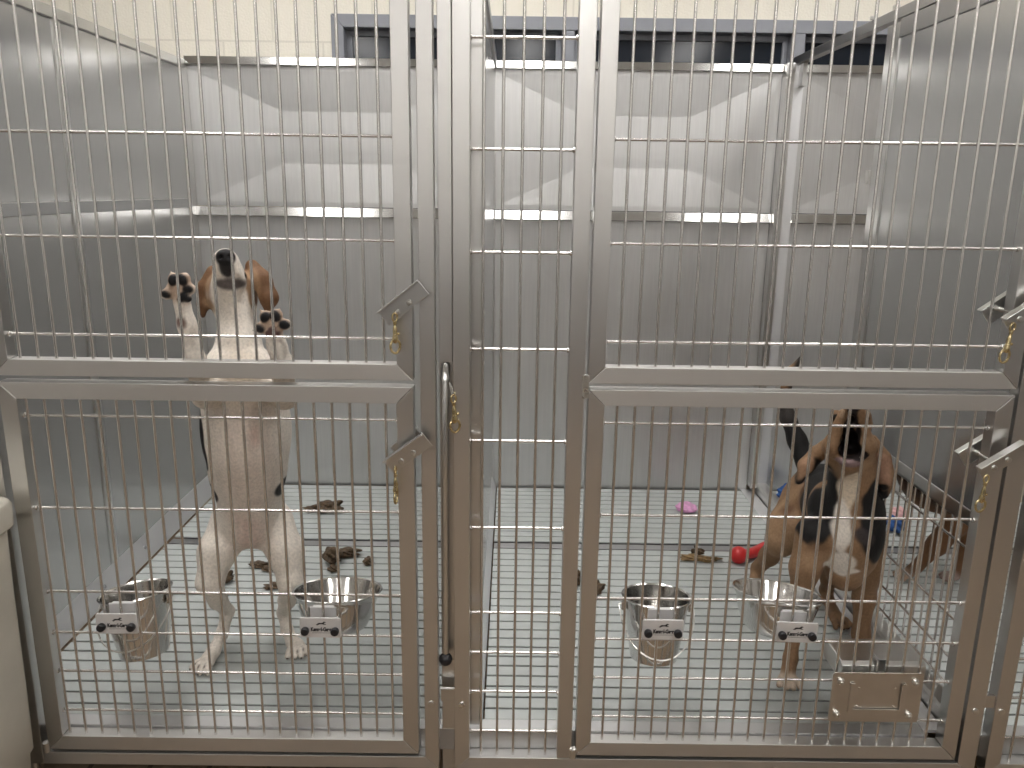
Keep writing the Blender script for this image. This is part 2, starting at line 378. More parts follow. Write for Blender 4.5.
for y in (.35, .62, .9, 1.2): MB().lathe([(0, 0), (.007, 0), (.007, .002), (.004, .004), (0, .004)], (X0+.016, y, -1.208), 12, (1, 0, .5)).build('rivet', 'dark_channel', t, 'auto')
# partition between the two kennels
t = thing('kennel_partition', 'steel partition seen edge-on between the left and the right kennel', 'wall panel', (-.086, .8, -1.25))
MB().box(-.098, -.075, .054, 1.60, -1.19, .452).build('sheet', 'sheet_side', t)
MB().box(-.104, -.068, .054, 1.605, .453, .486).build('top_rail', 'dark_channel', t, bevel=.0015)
MB().box(-.117, -.060, .036, .053, -1.25, .50).build('front_post', 'frame', t, bevel=.001)
MB().prism([(-.098, -1.191), (-.075, -1.191), (-.060, -1.236), (-.056, -1.247), (-.118, -1.247), (-.113, -1.236)], 'y', .054, 1.62).build('kerb', 'flange', t, bevel=.0015)
MB().box(-.0985, -.070, 1.601, 1.628, -1.25, .452).build('rear_post', 'trim', t, bevel=.001)
for z in (-.04, -.25, -.36, -.62): MB().lathe([(0, 0), (.006, 0), (.005, .003), (0, .004)], (-.060, .045, z), 10, (1, 0, 0)).build('rivet', 'galv', t, 'auto')
# right partition: solid sheet, open barred foot, header rail, posts
X1 = 1.08
t = thing('kennel_partition', 'steel side partition with a barred lower part, right of the tricolour hound', 'wall panel', (X1, .8, -1.25))
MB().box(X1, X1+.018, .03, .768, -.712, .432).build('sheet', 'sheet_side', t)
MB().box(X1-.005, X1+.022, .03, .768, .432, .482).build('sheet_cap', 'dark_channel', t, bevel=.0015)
MB().box(X1-.004, X1+.020, .768, .850, -1.20, .475).build('post', 'trim', t, bevel=.0015)
MB().prism([(X1-.010, -.745), (X1-.010, -.738), (X1-.002, -.712), (X1+.018, -.712), (X1+.018, -.745)], 'y', .03, .768).build('bottom_strip', 'trim', t, bevel=.0012)
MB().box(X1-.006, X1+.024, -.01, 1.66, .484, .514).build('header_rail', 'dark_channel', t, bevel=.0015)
MB().box(1.029, 1.061, 1.580, 1.630, -1.22, .484).build('rear_post', 'trim', t, bevel=.0015)
MB().box(1.0615, 1.104, 1.600, 1.630, -1.22, .484).build('rear_post', 'flange', t, bevel=.0015)
MB().box(1.083, 1.100, 1.560, 1.600, .40, .484).build('rail_bracket', 'trim', t, bevel=.001)
for z in (.33, .05, -.18, -.31, -.42, -.66, -.90): MB().lathe([(0, 0), (.009, 0), (.009, .005), (.005, .008), (0, .008)], (1.045, 1.580, z), 10, (0, -1, 0)).build('bolt', 'galv', t, 'auto')
for y in (.80, .95): MB().box(X1-.012, X1+.004, y, y+.014, .514, .524).build('clip', 'galv', t)
MB().box(X1-.012, X1+.0, .85, .872, .035, .075).build('catch', 'galv', t, bevel=.001)
MB().box(1.000, 1.052, .03, 1.628, -1.249, -1.2425).build('kerb_plate', 'flange', t)
MB().prism([(1.056, -1.249), (1.056, -1.212), (1.062, -1.205), (1.104, -1.205), (1.104, -1.249)], 'y', .03, 1.628).build('kerb', 'trim', t, bevel=.0015)
yb = .075
while yb < .75:
    MB().tube([(X1+.008, yb, -1.208), (X1+.008, yb, -.742)], BAR, 8).build('bar', 'bar', t, True); yb += .0381
for z in (-.805, -.995, -1.095, -1.165): MB().tube([(X1+.002, .03, z), (X1+.002, .77, z)], BAR, 8).build('crossbar', 'bar', t, True)
MB().tube([at(752, 470, 1.61), at(758, 485, 1.60), at(764, 502, 1.58)], .003, 8).build('wire', 'tag', t, True)

# ------------------------------------------------------------------ slatted floors
PER = .0457
FLG = 'slatted kennel floors'
def grate(x0, x1, y0, y1, label, top=-1.245):
    t = thing('slatted_floor', label, 'floor grate', ((x0+x1)/2, (y0+y1)/2, -1.28), FLG)
    mb = MB(); y = y0
    while y < y1-.008:
        e = min(y+PER-.0072, y1)
        mb.prism([(y, top-.0045), (y, top-.0012), (y+.0012, top), (e-.0012, top), (e, top-.0012), (e, top-.0045)], 'x', x0, x1); y += PER
    mb.build('slats', 'slat', t)
    mb = MB().box(x0, x1, y0, y1, -1.300, -1.294); mb.build('pan', 'pan', t)  # unseen dark sheet added so the slat gaps read as shade
    return t
for x0, x1, nm, extra in ((-1.221, -.122, 'left', 'under the white hound'), (-.052, 1.000, 'right', 'under the tricolour hound'), (1.112, 2.15, 'neighbouring', 'beyond the right partition')):
    grate(x0, x1, .0558, 1.008, 'pale slatted floor section at the front of the %s kennel, %s' % (nm, extra))
    grate(x0, x1, 1.0725, 1.612, 'pale slatted floor section at the back of the %s kennel, behind the cross channel' % nm)
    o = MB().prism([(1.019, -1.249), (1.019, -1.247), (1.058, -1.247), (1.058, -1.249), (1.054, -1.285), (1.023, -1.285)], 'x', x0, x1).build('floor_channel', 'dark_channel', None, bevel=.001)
    tag(o, 'grey steel channel across the floor of the %s kennel, between its two slatted sections' % nm, 'channel', 'cross channels in the kennel floors')
    o = MB().prism([(.0215, -1.305), (.0215, -1.2490), (.0545, -1.2455), (.0545, -1.2475), (.0245, -1.2510), (.0245, -1.305)], 'x', x0 if nm != 'right' else -.118, x1).build('floor_ledge', 'ledge', None)
    tag(o, 'narrow steel ledge behind the front sill of the %s kennel' % nm, 'ledge', 'steel ledges at the kennel fronts')

# ------------------------------------------------------------------ bowls, holders, hooks
def bucket_profile(rt, rb, h):
    o = [(0, 0), (rb-.008, 0), (rb, .004), (rb+(rt-rb)*.5, h*.5), (rt-.003, h-.004), (rt+.003, h-.003), (rt+.004, h), (rt+.001, h+.002)]
    i = [(rt-.003, h-.001), (rb+(rt-rb)*.5-.002, h*.5), (rb-.003, .008), (rb-.010, .004), (0, .0035)]
    return o+i
def bowl_profile(rt, rb, h):
    o = [(0, .002), (rb-.02, .0), (rb-.004, .002), (rb+.008, .012), (rb+(rt-rb)*.55, h*.45), (rt-.009, h*.82), (rt-.004, h-.006), (rt, h-.003), (rt+.002, h), (rt, h+.002)]
    i = [(rt-.004, h), (rt-.011, h*.82), (rb+(rt-rb)*.55-.003, h*.45), (rb+.004, .014), (rb-.008, .005), (0, .0045)]
    return o+i
def bucket(label, cx, cy, zt, tilt, hdrop):
    h = .156; c = (cx, cy, zt-h)
    t = thing('feeding_bucket', label, 'bucket', c, 'steel feeding buckets on the gates')
    R = rot_about((cx, cy, zt), (0, 1, 0), tilt) @ rot_about((cx, cy, zt), (1, 0, 0), math.radians(-7.5))
    MB().lathe(bucket_profile(.080, .056, h), c, 48).build('pail', 'bowl', t, 'auto', xf=R)
    for s in (-1, 1):
        MB().box(cx+s*.080-.004, cx+s*.080+.004, cy-.012, cy+.012, zt-.035, zt-.012).build('ear', 'bowl', t, bevel=.002, xf=R)
    pts = []
    for k in range(25):
        a = PI*k/24; pts.append((cx-.089*math.cos(a), cy-.086*math.sin(a)**.8*1.02, zt-.024-hdrop*math.sin(a)))
    MB().tube([(pts[0][0]+.010, cy, zt-.022)]+pts+[(pts[-1][0]-.010, cy, zt-.022)], .0019, 8).build('wire_handle', 'galv', t, True, xf=R)
bucket('steel pail with a wire handle on the left gate, left of the white hound', -.893, .108, -.945, math.radians(-7), .09)
bucket('steel pail with a hanging wire handle on the right gate, left of the wide bowl', .357, .108, -.939, math.radians(1), .098)
def bowl(label, cx, cy, zt, tilt):
    h = .098; c = (cx, cy, zt-h)
    t = thing('feeding_bowl', label, 'bowl', c, 'wide steel feeding bowls on the gates')
    R = rot_about((cx, cy, zt), (0, 1, 0), tilt) @ rot_about((cx, cy, zt), (1, 0, 0), math.radians(-11.5))
    MB().lathe(bowl_profile(.106, .064, h), c, 56).build('basin', 'bowl', t, 'auto', xf=R)
bowl('wide steel bowl on the left gate, beside the white hound hind foot', -.413, .130, -.946, 0)
bowl('wide tilted steel bowl on the right gate, in front of the tricolour hound', .655, .130, -.937, math.radians(6))
# leaping dog mark, outline in millimetres
LEAP = [(-11, -1.2), (-8.6, -.4), (-6.8, 1.8), (-3.5, 2.6), (1, 2.2), (4.2, 3.4), (6.2, 5.4), (7.6, 5.0), (10.8, 4.2), (10.2, 3.2), (8, 2.8), (6.6, .4), (10.6, -.2), (11, -1.0), (6, -1.2), (3, -.2), (-2, -.4), (-5.2, -1.0), (-6.6, -2.4), (-9.8, -2.6), (-9.2, -1.8), (-7.2, -1.4), (-7.8, -.9), (-10.6, -2.0)]
def text_mesh(body, size, bold=0):
    c = bpy.data.curves.new('lettering', 'FONT'); c.body = body; c.size = size; c.align_x = 'CENTER'; c.align_y = 'CENTER'; c.extrude = .0002; c.offset = bold
    o = bpy.data.objects.new('lettering_tmp', c); COL.objects.link(o)
    dg = bpy.context.evaluated_depsgraph_get(); me = bpy.data.meshes.new_from_object(o.evaluated_get(dg))
    bpy.data.objects.remove(o); return me
ME_NAME = text_mesh('Kennel-Gear', .0112, .0006)
_w = max(v.co.x for v in ME_NAME.vertices)-min(v.co.x for v in ME_NAME.vertices)
ME_NAME.transform(Matrix.Diagonal((.0465/_w, .0465/_w*1.45, 1, 1)))
def holder(label, cx, cz, by, rz=0, ry=0, s=1):
    """name plate with two black knobs clamped over the gate bars, and the band behind that carries a bowl"""
    t = thing('bowl_holder', label, 'bowl holder', (cx, -.02, cz-.025), 'name-plated bowl holders clamped to the gate bars')
    w, h = .0462, .0245
    R = rot_about((cx, -.02, cz), (0, 1, 0), ry)
    r_ = .004; pts = []
    for (sx, sz, a0) in ((1, 1, 0), (-1, 1, PI/2), (-1, -1, PI), (1, -1, 1.5*PI)):
        for k in range(4):
            a = a0+k*PI/6; pts.append((cx+sx*(w-r_)+r_*math.cos(a), cz+sz*(h-r_)+r_*math.sin(a)))
    MB().prism(pts, 'y', -.020, -.0155).build('name_plate', 'tag', t, bevel=.0008, xf=R)
    for sx in (-1, 1):
        c = (cx+sx*.0335, -.020, cz-.006)
        prof = [(0, 0), (.0085, 0), (.0093, .002), (.0093, .009), (.0080, .0115), (.004, .0125), (0, .0125)]
        MB().lathe(prof, c, 20, (0, -1, 0)).build('knob', 'black', t, 'auto', xf=R)
    MB().prism([(cx+.0018+p[0]*.00105, cz+.0095+p[1]*.0012) for p in LEAP], 'y', -.0204, -.0200).build('leaping_dog_mark', 'ink', t, xf=R)
    o = bpy.data.objects.new('lettering', ME_NAME.copy()); COL.objects.link(o); o.data.materials.clear(); o.data.materials.append(MAT['ink'])
    o.data.transform(Matrix.Rotation(PI/2, 4, 'X')); o.data.transform(R.to_3x3().to_4x4())
    o.parent = t; o.location = R @ Vector((cx+.0015, -.0202, cz-.004)) - Vector((cx, -.02, cz-.025))
    MB().box(cx-.019, cx+.023, -.0204, -.0201, cz-.0125, cz-.0119).build('underline', 'ink', t, xf=R)
    MB().box(cx-.030, cx+.030, .0105, .0145, cz-.016, cz+.034).box(cx-.024, cx+.024, .0145, .0215, cz+.012, cz+.034).build('clamp', 'tag', t, bevel=.001, xf=R)
    for sx in (-1, 1): MB().tube([(cx+sx*.0335, -.016, cz-.006), (cx+sx*.0335, .012, cz-.006)], .003, 8).build('stud', 'galv', t, True, xf=R)
holder('name-plated holder clamping the pail to the left gate', -.8775, -.9575, .1, ry=math.radians(-1))
holder('name-plated holder clamping the wide bowl to the left gate', -.4205, -.9610, .1)
holder('name-plated holder clamping the pail to the right gate', .3500, -.9555, .1)
holder('name-plated holder clamping the tilted bowl to the right gate', .6520, -.9575, .1, ry=math.radians(2))

def snap_hook(label, x, y, z, turn=0, lean=0, wire=None):
    t = thing('snap_hook', label, 'snap hook', (x, y, z-.078), 'brass snap hooks hanging on the fronts')
    R = rot_about((x, y, z), (0, 0, 1), turn) @ rot_about((x, y, z), (0, 1, 0), lean)
    ring = [(x+.0055*math.cos(2*PI*k/16), y, z-.006+.0085*math.sin(2*PI*k/16)) for k in range(16)]
    MB().tube(ring, .0020, 8, closed=True).build('swivel_eye', 'brass', t, True, xf=R)
    MB().lathe([(0, .0), (.0036, -.001), (.0042, -.006), (.0026, -.009), (.0036, -.012), (.0046, -.020), (.0044, -.028), (.0062, -.036), (.0060, -.042), (.003, -.046), (0, -.046)], (x, y, z-.013), 16).build('barrel', 'brass', t, 'auto', xf=R)
    hook = []
    for k in range(25):
        a = 2*PI*k/25; hook.append((x+.0108*math.sin(a)*(1.0+.12*math.cos(a)), y, z-.0660+.0135*math.cos(a)))
    MB().tube(hook, .0026, 8, closed=True).build('hook', 'brass', t, True, xf=R)
    MB().ball((x+.0072, y-.001, z-.040), .0030, 8).build('thumb_stud', 'brass', t, True, xf=R)
    if wire: MB().tube(wire, .0011, 6).build('wire_loop', 'galv', t, True)
snap_hook('brass snap hook hanging from the upper left gate latch', -.2345, -.046, -.2440, math.radians(35))
snap_hook('brass snap hook seen edge-on, hanging from the lower left gate latch', -.2400, -.046, -.5690, math.radians(82))
snap_hook('brass snap hook hanging from the upper right gate latch', 1.0100, -.046, -.2470, math.radians(10), math.radians(8))
snap_hook('brass snap hook hanging from the lower right gate latch', 1.0060, -.046, -.5710, math.radians(5), math.radians(4))
snap_hook('brass snap hook on a wire loop beside the long lever rod', -.1190, -.022, -.4180, math.radians(25), math.radians(-3),
          [(-.1275, -.012, -.392), (-.1215, -.020, -.400), (-.1185, -.022, -.421), (-.1200, -.021, -.422), (-.1280, -.012, -.394)])

# feeder box with card plate at the lower right
t = thing('card_plate_feeder', 'steel card plate with a small feeder box behind it, low on the right gate', 'feeder', (.85, .02, -1.19))
R = rot_about((.85, -.02, -1.12), (0, 1, 0), math.radians(-.8))
x0, x1, z0, z1 = .7455, .9535, -1.1850, -1.0575; pts = []
for (px, pz, a0) in ((x1, z1, 0), (x0, z1, PI/2), (x0, z0, PI), (x1, z0, 1.5*PI)):
    for k in range(4):
        a = a0+k*PI/6; r_ = .006; cx_ = px-r_ if px == x1 else px+r_; cz_ = pz-r_ if pz == z1 else pz+r_
        pts.append((cx_+r_*math.cos(a), cz_+r_*math.sin(a)))
MB().prism(pts, 'y', -.020, -.0165).build('card_plate', 'plate', t, bevel=.0008)
mb = MB(); ix0, ix1, iz0, iz1 = .7865, .9135, -1.1590, -1.0830
mb.prism([(ix0, iz1), (ix0, iz0+.006), (ix0+.006, iz0), (ix0+.010, iz0), (ix0+.010, iz1-.01), (ix0+.010, iz1)], 'y', -.0255, -.0225)
mb.prism([(ix0+.010, iz0), (ix1-.010, iz0), (ix1-.010, iz0+.010), (ix0+.010, iz0+.010)], 'y', -.0255, -.0225)
mb.prism([(ix1-.010, iz0), (ix1-.006, iz0), (ix1, iz0+.006), (ix1, iz1), (ix1-.010, iz1)], 'y', -.0255, -.0225)
mb.box(ix0, ix0+.002, -.0225, -.020, iz0, iz1).box(ix1-.002, ix1, -.0225, -.020, iz0, iz1).box(ix0, ix1, -.0225, -.020, iz0, iz0+.002)
mb.build('card_holder', 'plate', t)
for x in (ix0+.022, ix1-.022):
    for z in (iz0+.016, iz1-.014): MB().lathe([(0, 0), (.003, 0), (.002, .001), (0, .001)], (x, -.020, z), 10, (0, -1, 0)).build('rivet', 'plate', t)
for x, z in ((.7640, -1.0790), (.9345, -1.0790), (.7620, -1.1630), (.9290, -1.1650)):
    MB().lathe([(0, 0), (.0085, 0), (.0085, .0045), (.0065, .0062), (.004, .0066), (.004, .012), (.003, .0125), (0, .0125)], (x, -.020, z), 8, (0, -1, 0)).build('bolt', 'galv', t, 'auto')
MB().prism([(.030, -1.112), (.030, -1.072), (.040, -1.064), (.135, -1.064), (.145, -1.072), (.145, -1.095), (.13, -1.112)], 'x', .786, .985).build('box', 'trim', t, bevel=.0025)
MB().box(.866, .884, .020, .030, -1.095, -1.048).box(.866, .884, .020, .050, -1.056, -1.050).build('hanger_tab', 'trim', t, bevel=.001)

# ------------------------------------------------------------------ plastic bin at the left edge
t = thing('plastic_bin', 'beige plastic bin with a thick rim, at the lower left edge', 'bin', (-1.28, -.22, -H))
def loft(rings):
    mb = MB(); vs = []; fs = []; m = len(rings[0])
    for r in rings: vs += r
    for i in range(len(rings)-1):
        for j in range(m): fs.append((i*m+j, i*m+(j+1) % m, (i+1)*m+(j+1) % m, (i+1)*m+j))
    fs += [list(range(m))[::-1], list(range((len(rings)-1)*m, len(rings)*m))]
    return mb.add(vs, fs)
def rrect(cx, cy, hx, hy, z, r=.04, n=5):
    out = []
    for sx, sy, a0 in ((1, 1, 0), (-1, 1, PI/2), (-1, -1, PI), (1, -1, 1.5*PI)):
        for k in range(n):
            a = a0+k*PI/2/(n-1); out.append((cx+sx*(hx-r)+r*math.cos(a), cy+sy*(hy-r)+r*math.sin(a), z))
    return out
BCX, BCY = -1.262, -.195
def brect(k, z): return rrect(BCX, BCY, k, k*.8, z)
loft([brect(.176, -H), brect(.178, -1.40), brect(.1855, -1.255), brect(.1915, -1.245), brect(.194, -1.10), brect(.196, -.86), brect(.199, -.713)]).build('tub', 'beige_plastic', t, 'auto', bevel=.004)
loft([brect(.199, -.712), brect(.209, -.709), brect(.211, -.663), brect(.206, -.650), brect(.185, -.645)]).build('lid', 'beige_plastic', t, 'auto', bevel=.004)

# ------------------------------------------------------------------ toys and droppings
def blob(name, label, cat, mat, c, r, seed, rough=.25, group=None, n=18, parent=None):
    rnd = random.Random(seed); ph = [(rnd.uniform(0, 6), rnd.uniform(0, 6), rnd.uniform(1.5, 4.5), rnd.uniform(1.5, 4.5)) for _ in range(5)]
    vs = []; fs = []; m = n*2
    for i in range(n+1):
        th = PI*i/n
        for j in range(m):
            p = 2*PI*j/m
            d = Vector((math.sin(th)*math.cos(p), math.sin(th)*math.sin(p), -math.cos(th)))
            k = 1+rough*sum(math.sin(a+d.x*e*1.7+d.z*f)*math.cos(b_+d.y*f*1.5+d.z*e) for a, b_, e, f in ph)/2.2
            vs.append((c[0]+d.x*r[0]*k, c[1]+d.y*r[1]*k, c[2]+r[2]+d.z*r[2]*(k if d.z > 0 else 1)))
    for i in range(n):
        for j in range(m): fs.append((i*m+j, i*m+(j+1) % m, (i+1)*m+(j+1) % m, (i+1)*m+j))
    o = MB().add(vs, fs).build(name, mat, parent, True)
    if label: tag(o, label, cat, group)
    return o
ZT = -1.245
def fl(x, y): p = onz(x, y, ZT); return (p.x, p.y, ZT)
DG = 'dog droppings on the slatted floors'
for k, (x, y, rx, ry, rz, lab) in enumerate((
    (329, 511, .052, .040, .034, 'large brown dropping at the back of the left kennel, right of the white hound waist'),
    (313, 511, .034, .026, .016, 'small flat brown dropping against the large one at the back of the left kennel'),
    (333, 563, .030, .036, .050, 'upright brown dropping on the left kennel floor, above the wide bowl'),
    (346, 556, .042, .030, .024, 'long dark dropping just right of the upright one in the left kennel'),
    (368, 564, .016, .022, .022, 'small brown dropping right of the other two, above the wide bowl'),
    (334, 571, .018, .020, .018, 'small brown dropping at the foot of the upright one in the left kennel'),
    (259, 567, .028, .020, .016, 'flat olive dropping seen between the white hound hind legs, left of its twin'),
    (271, 570, .028, .020, .014, 'flat olive dropping seen between the white hound legs, right of its twin'),
    (227, 582, .018, .026, .034, 'dark dropping beside the inner side of the white hound left-hand leg'),
    (273, 588, .026, .018, .012, 'thin dark dropping beside the white hound right-hand knee'),
    (578, 584, .022, .024, .040, 'dark brown dropping seen through the slit left of the lower right gate'),
    (594, 592, .030, .030, .030, 'rounded dark dropping just inside the left stile of the lower right gate'))):
    blob('dog_dropping', lab, 'dropping', 'dung', fl(x, y), (rx, ry, rz*.55), 10+k, .35, DG)
c = fl(697, 560)
t = thing('chewed_hide', 'chewed tan and brown hide on the right kennel floor, left of the red toy', 'chew', c)
blob('strip', None, None, 'chew', (c[0]-.020, c[1], c[2]), (.040, .020, .010), 41, .5, parent=t)
blob('strip', None, None, 'dung', (c[0]+.004, c[1]+.016, c[2]+.010), (.022, .012, .014), 42, .5, parent=t)
blob('strip', None, None, 'chew', (c[0]+.034, c[1]-.012, c[2]), (.042, .016, .009), 43, .5, parent=t)
o = blob('plush_toy', 'flat pink plush toy on the floor at the back of the right kennel', 'toy', 'pink_cloth', fl(686, 511), (.042, .045, .016), 50, .12)
t = thing('rubber_toy', 'red rubber toy with a ball end, on the floor left of the tricolour hound', 'toy', fl(738, 562))
c = fl(738, 563); d = fl(778, 551)
MB().ball((c[0], c[1], c[2]+.030), .030, 14).build('ball_end', 'red_rubber', t, True)
MB().tube([(c[0], c[1], c[2]+.028), (c[0]*.7+d[0]*.3, c[1]*.7+d[1]*.3, c[2]+.022), (c[0]*.4+d[0]*.6, c[1]*.4+d[1]*.6, c[2]+.026), (d[0], d[1], c[2]+.032), (d[0]+.02, d[1]+.01, c[2]+.032)], [.016, .018, .022, .026, .012], 16).build('stem', 'red_rubber', t, True)
TG = 'plush toys in the neighbouring kennel'
c = onz(773, 503, ZT)
blob('plush_toy', 'blue plush toy beyond the kerb, left of the tricolour hound flank', 'toy', 'blue_cloth', (1.175, 1.50, ZT), (.055, .05, .032), 60, .3, TG)
blob('plush_toy', 'small white plush ball between the blue toy and the kerb', 'toy', 'white_cloth', (1.135, 1.39, ZT), (.022, .022, .022), 61, .1, TG)
blob('plush_toy', 'dark blue plush toy on the neighbouring floor, right of the tricolour hound chest', 'toy', 'blue_cloth', fl(894, 531), (.032, .05, .028), 62, .2, TG)
blob('plush_toy', 'pale pink plush toy behind the dark blue one on the neighbouring floor', 'toy', 'light_pink', fl(899, 520), (.030, .04, .026), 63, .15, TG)

#DOGS0#
# ------------------------------------------------------------------ dogs: one continuous skin each, grown from blended round cones
def surface_nets(Fv, org, h):
    S = Fv < 0
    nx, ny, nz = Fv.shape
    cs = np.zeros((nx-1, ny-1, nz-1), np.int8)
    for a in (0, 1):
        for b_ in (0, 1):
            for c in (0, 1): cs += S[a:nx-1+a, b_:ny-1+b_, c:nz-1+c]
    act = (cs > 0) & (cs < 8)
    idx = -np.ones(act.shape, np.int64); ii = np.argwhere(act); idx[act] = np.arange(len(ii))
    acc = np.zeros((len(ii), 3)); cnt = np.zeros(len(ii))
    cor = [(a, b_, c) for a in (0, 1) for b_ in (0, 1) for c in (0, 1)]
    for p in cor:
        for ax in range(3):
            if p[ax]: continue
            q = list(p); q[ax] = 1
            f0 = Fv[ii[:, 0]+p[0], ii[:, 1]+p[1], ii[:, 2]+p[2]]; f1 = Fv[ii[:, 0]+q[0], ii[:, 1]+q[1], ii[:, 2]+q[2]]
            m_ = (f0 < 0) != (f1 < 0)
            t_ = np.where(m_, f0/np.where(m_, f0-f1, 1), 0)
            pt = np.tile(np.array(p, float), (len(ii), 1)); pt[:, ax] += t_
            acc[m_] += pt[m_]; cnt[m_] += 1
    V = (ii+acc/cnt[:, None])*h+org
    quads = []
    for ax in range(3):
        o1, o2 = [k for k in range(3) if k != ax]
        sl0 = [slice(1, -1)]*3; sl0[ax] = slice(0, -1); sl1 = list(sl0); sl1[ax] = slice(1, None)
        A_, B_ = S[tuple(sl0)], S[tuple(sl1)]
        e = np.argwhere(A_ != B_)
        if len(e) == 0: continue
        flip = A_[tuple(e.T)]
        base = e.copy(); base[:, o1] += 1; base[:, o2] += 1
        def cell(d1, d2):
            c = base.copy(); c[:, o1] -= d1; c[:, o2] -= d2; return idx[tuple(c.T)]
        q = np.stack([cell(1, 1), cell(0, 1), cell(0, 0), cell(1, 0)], 1)
        fl_ = flip if ax != 1 else ~flip
        q[~fl_] = q[~fl_][:, ::-1]
        quads.append(q)
    return V, np.concatenate(quads)
class Sculpt:
    def __init__(s, h=.0045): s.p = []; s.h = h; s.paint_ops = []
    def cone(s, a, b, ra, rb, k=.02): s.p.append(('c', np.array(a, float), np.array(b, float), ra, rb, k, 1)); return s
    def chain(s, pts, rs, k=.02):
        for i in range(len(pts)-1): s.cone(pts[i], pts[i+1], rs[i], rs[i+1], k)
        return s
    def ell(s, c, r, k=.02, R=None): s.p.append(('e', np.array(c, float), np.array(r, float), R, 0, k, 1)); return s
    def cut(s, a, b, ra, rb, k=.006): s.p.append(('c', np.array(a, float), np.array(b, float), ra, rb, k, -1)); return s
    @staticmethod
    def sd(p, P):
        if p[0] == 'c':
            a, b_ = p[1], p[2]; ba = b_-a; L2 = max(float(ba@ba), 1e-9)
            t_ = np.clip(((P-a)@ba)/L2, 0, 1)
            return np.linalg.norm(P-(a+t_[..., None]*ba), axis=-1)-(p[3]+(p[4]-p[3])*t_)
        q = P-p[1]
        if p[3] is not None: q = q@np.array(p[3])
        k0 = np.linalg.norm(q/p[2], axis=-1); k1 = np.linalg.norm(q/p[2]**2, axis=-1)
        return k0*(k0-1)/np.maximum(k1, 1e-6)
    def bounds(s, p, pad):
        if p[0] == 'c': return np.minimum(p[1]-p[3], p[2]-p[4])-pad, np.maximum(p[1]+p[3], p[2]+p[4])+pad
        r = np.full(3, p[2].max()) if p[3] is not None else p[2]
        return p[1]-r-pad, p[1]+r+pad
    def mesh(s):
        h = s.h; lo = np.min([s.bounds(p, 0)[0] for p in s.p if p[6] > 0], 0)-3*h; hi = np.max([s.bounds(p, 0)[1] for p in s.p if p[6] > 0], 0)+3*h
        n_ = np.ceil((hi-lo)/h).astype(int)+1
        D = np.full(n_, 1.0)
        ax = [lo[k]+h*np.arange(n_[k]) for k in range(3)]
        for p in s.p:
            a, b_ = s.bounds(p, .05+p[5]); i0 = np.maximum(np.floor((a-lo)/h).astype(int), 0); i1 = np.minimum(np.ceil((b_-lo)/h).astype(int)+1, n_)
            if (i1 <= i0).any(): continue
            sl = tuple(slice(i0[k], i1[k]) for k in range(3))
            P = np.stack(np.meshgrid(*[ax[k][sl[k]] for k in range(3)], indexing='ij'), -1)
            d = s.sd(p, P); o = D[sl]; k = p[5]
            if p[6] > 0:
                hh = np.maximum(k-np.abs(o-d), 0)/k; D[sl] = np.minimum(o, d)-hh*hh*k/4
            else:
                d = -d; hh = np.maximum(k-np.abs(o-d), 0)/k; D[sl] = np.maximum(o, d)+hh*hh*k/4
        return surface_nets(D, lo, h)
    def patch(s, col, kind, *a, soft=.006, wob=.008):
        if kind == 'c': p = ('c', np.array(a[0], float), np.array(a[1], float), a[2], a[3])
        else: p = ('e', np.array(a[0], float), np.array(a[1], float), a[2] if len(a) > 2 else None)
        s.paint_ops.append((np.array(col, float), p, soft, wob)); return s
    def build(s, name, base, parent):
        V, Q = s.mesh()
        C = np.tile(np.array(base, float), (len(V), 1))
        def nz(f, ph): return (np.sin(V[:, 0]*f+ph)*np.cos(V[:, 1]*f*1.13+ph*2)+np.sin(V[:, 2]*f*.93+ph*3+V[:, 0]*f*.4))*.5
        N = nz(55, 1.3)*.6+nz(120, .4)*.4
        for col, p, soft, wob in s.paint_ops:
            d = s.sd(p, V)+N*wob; t_ = np.clip(.5-d/(2*soft), 0, 1); t_ = (t_*t_*(3-2*t_))[:, None]
            C = C*(1-t_)+col*t_
        off = np.array(wloc(parent)-Vector((0, 0, H)))
        me = bpy.data.meshes.new(name); me.from_pydata((V-off).tolist(), [], Q.tolist()); me.update()
        bm = bmesh.new(); bm.from_mesh(me); bmesh.ops.recalc_face_normals(bm, faces=bm.faces)
        for _ in range(2): bmesh.ops.smooth_vert(bm, verts=bm.verts, factor=.35, use_axis_x=True, use_axis_y=True, use_axis_z=True)
        bm.to_mesh(me); bm.free()
        at2 = me.color_attributes.new('fur', 'FLOAT_COLOR', 'POINT')
        at2.data.foreach_set('color', np.concatenate([C, np.ones((len(C), 1))], 1).astype(np.float32).ravel())
        me.materials.append(MAT['fur'])
        for p in me.polygons: p.use_smooth = True
        o = bpy.data.objects.new(name, me); COL.objects.link(o); o.parent = parent
        return o
A = at
WHITE, CREAM, PINK = (.80, .73, .65), (.74, .64, .52), (.66, .50, .43)
BLACK, BROWN, TAN, DTAN = (.011, .010, .011), (.150, .075, .036), (.35, .22, .128), (.21, .12, .065)
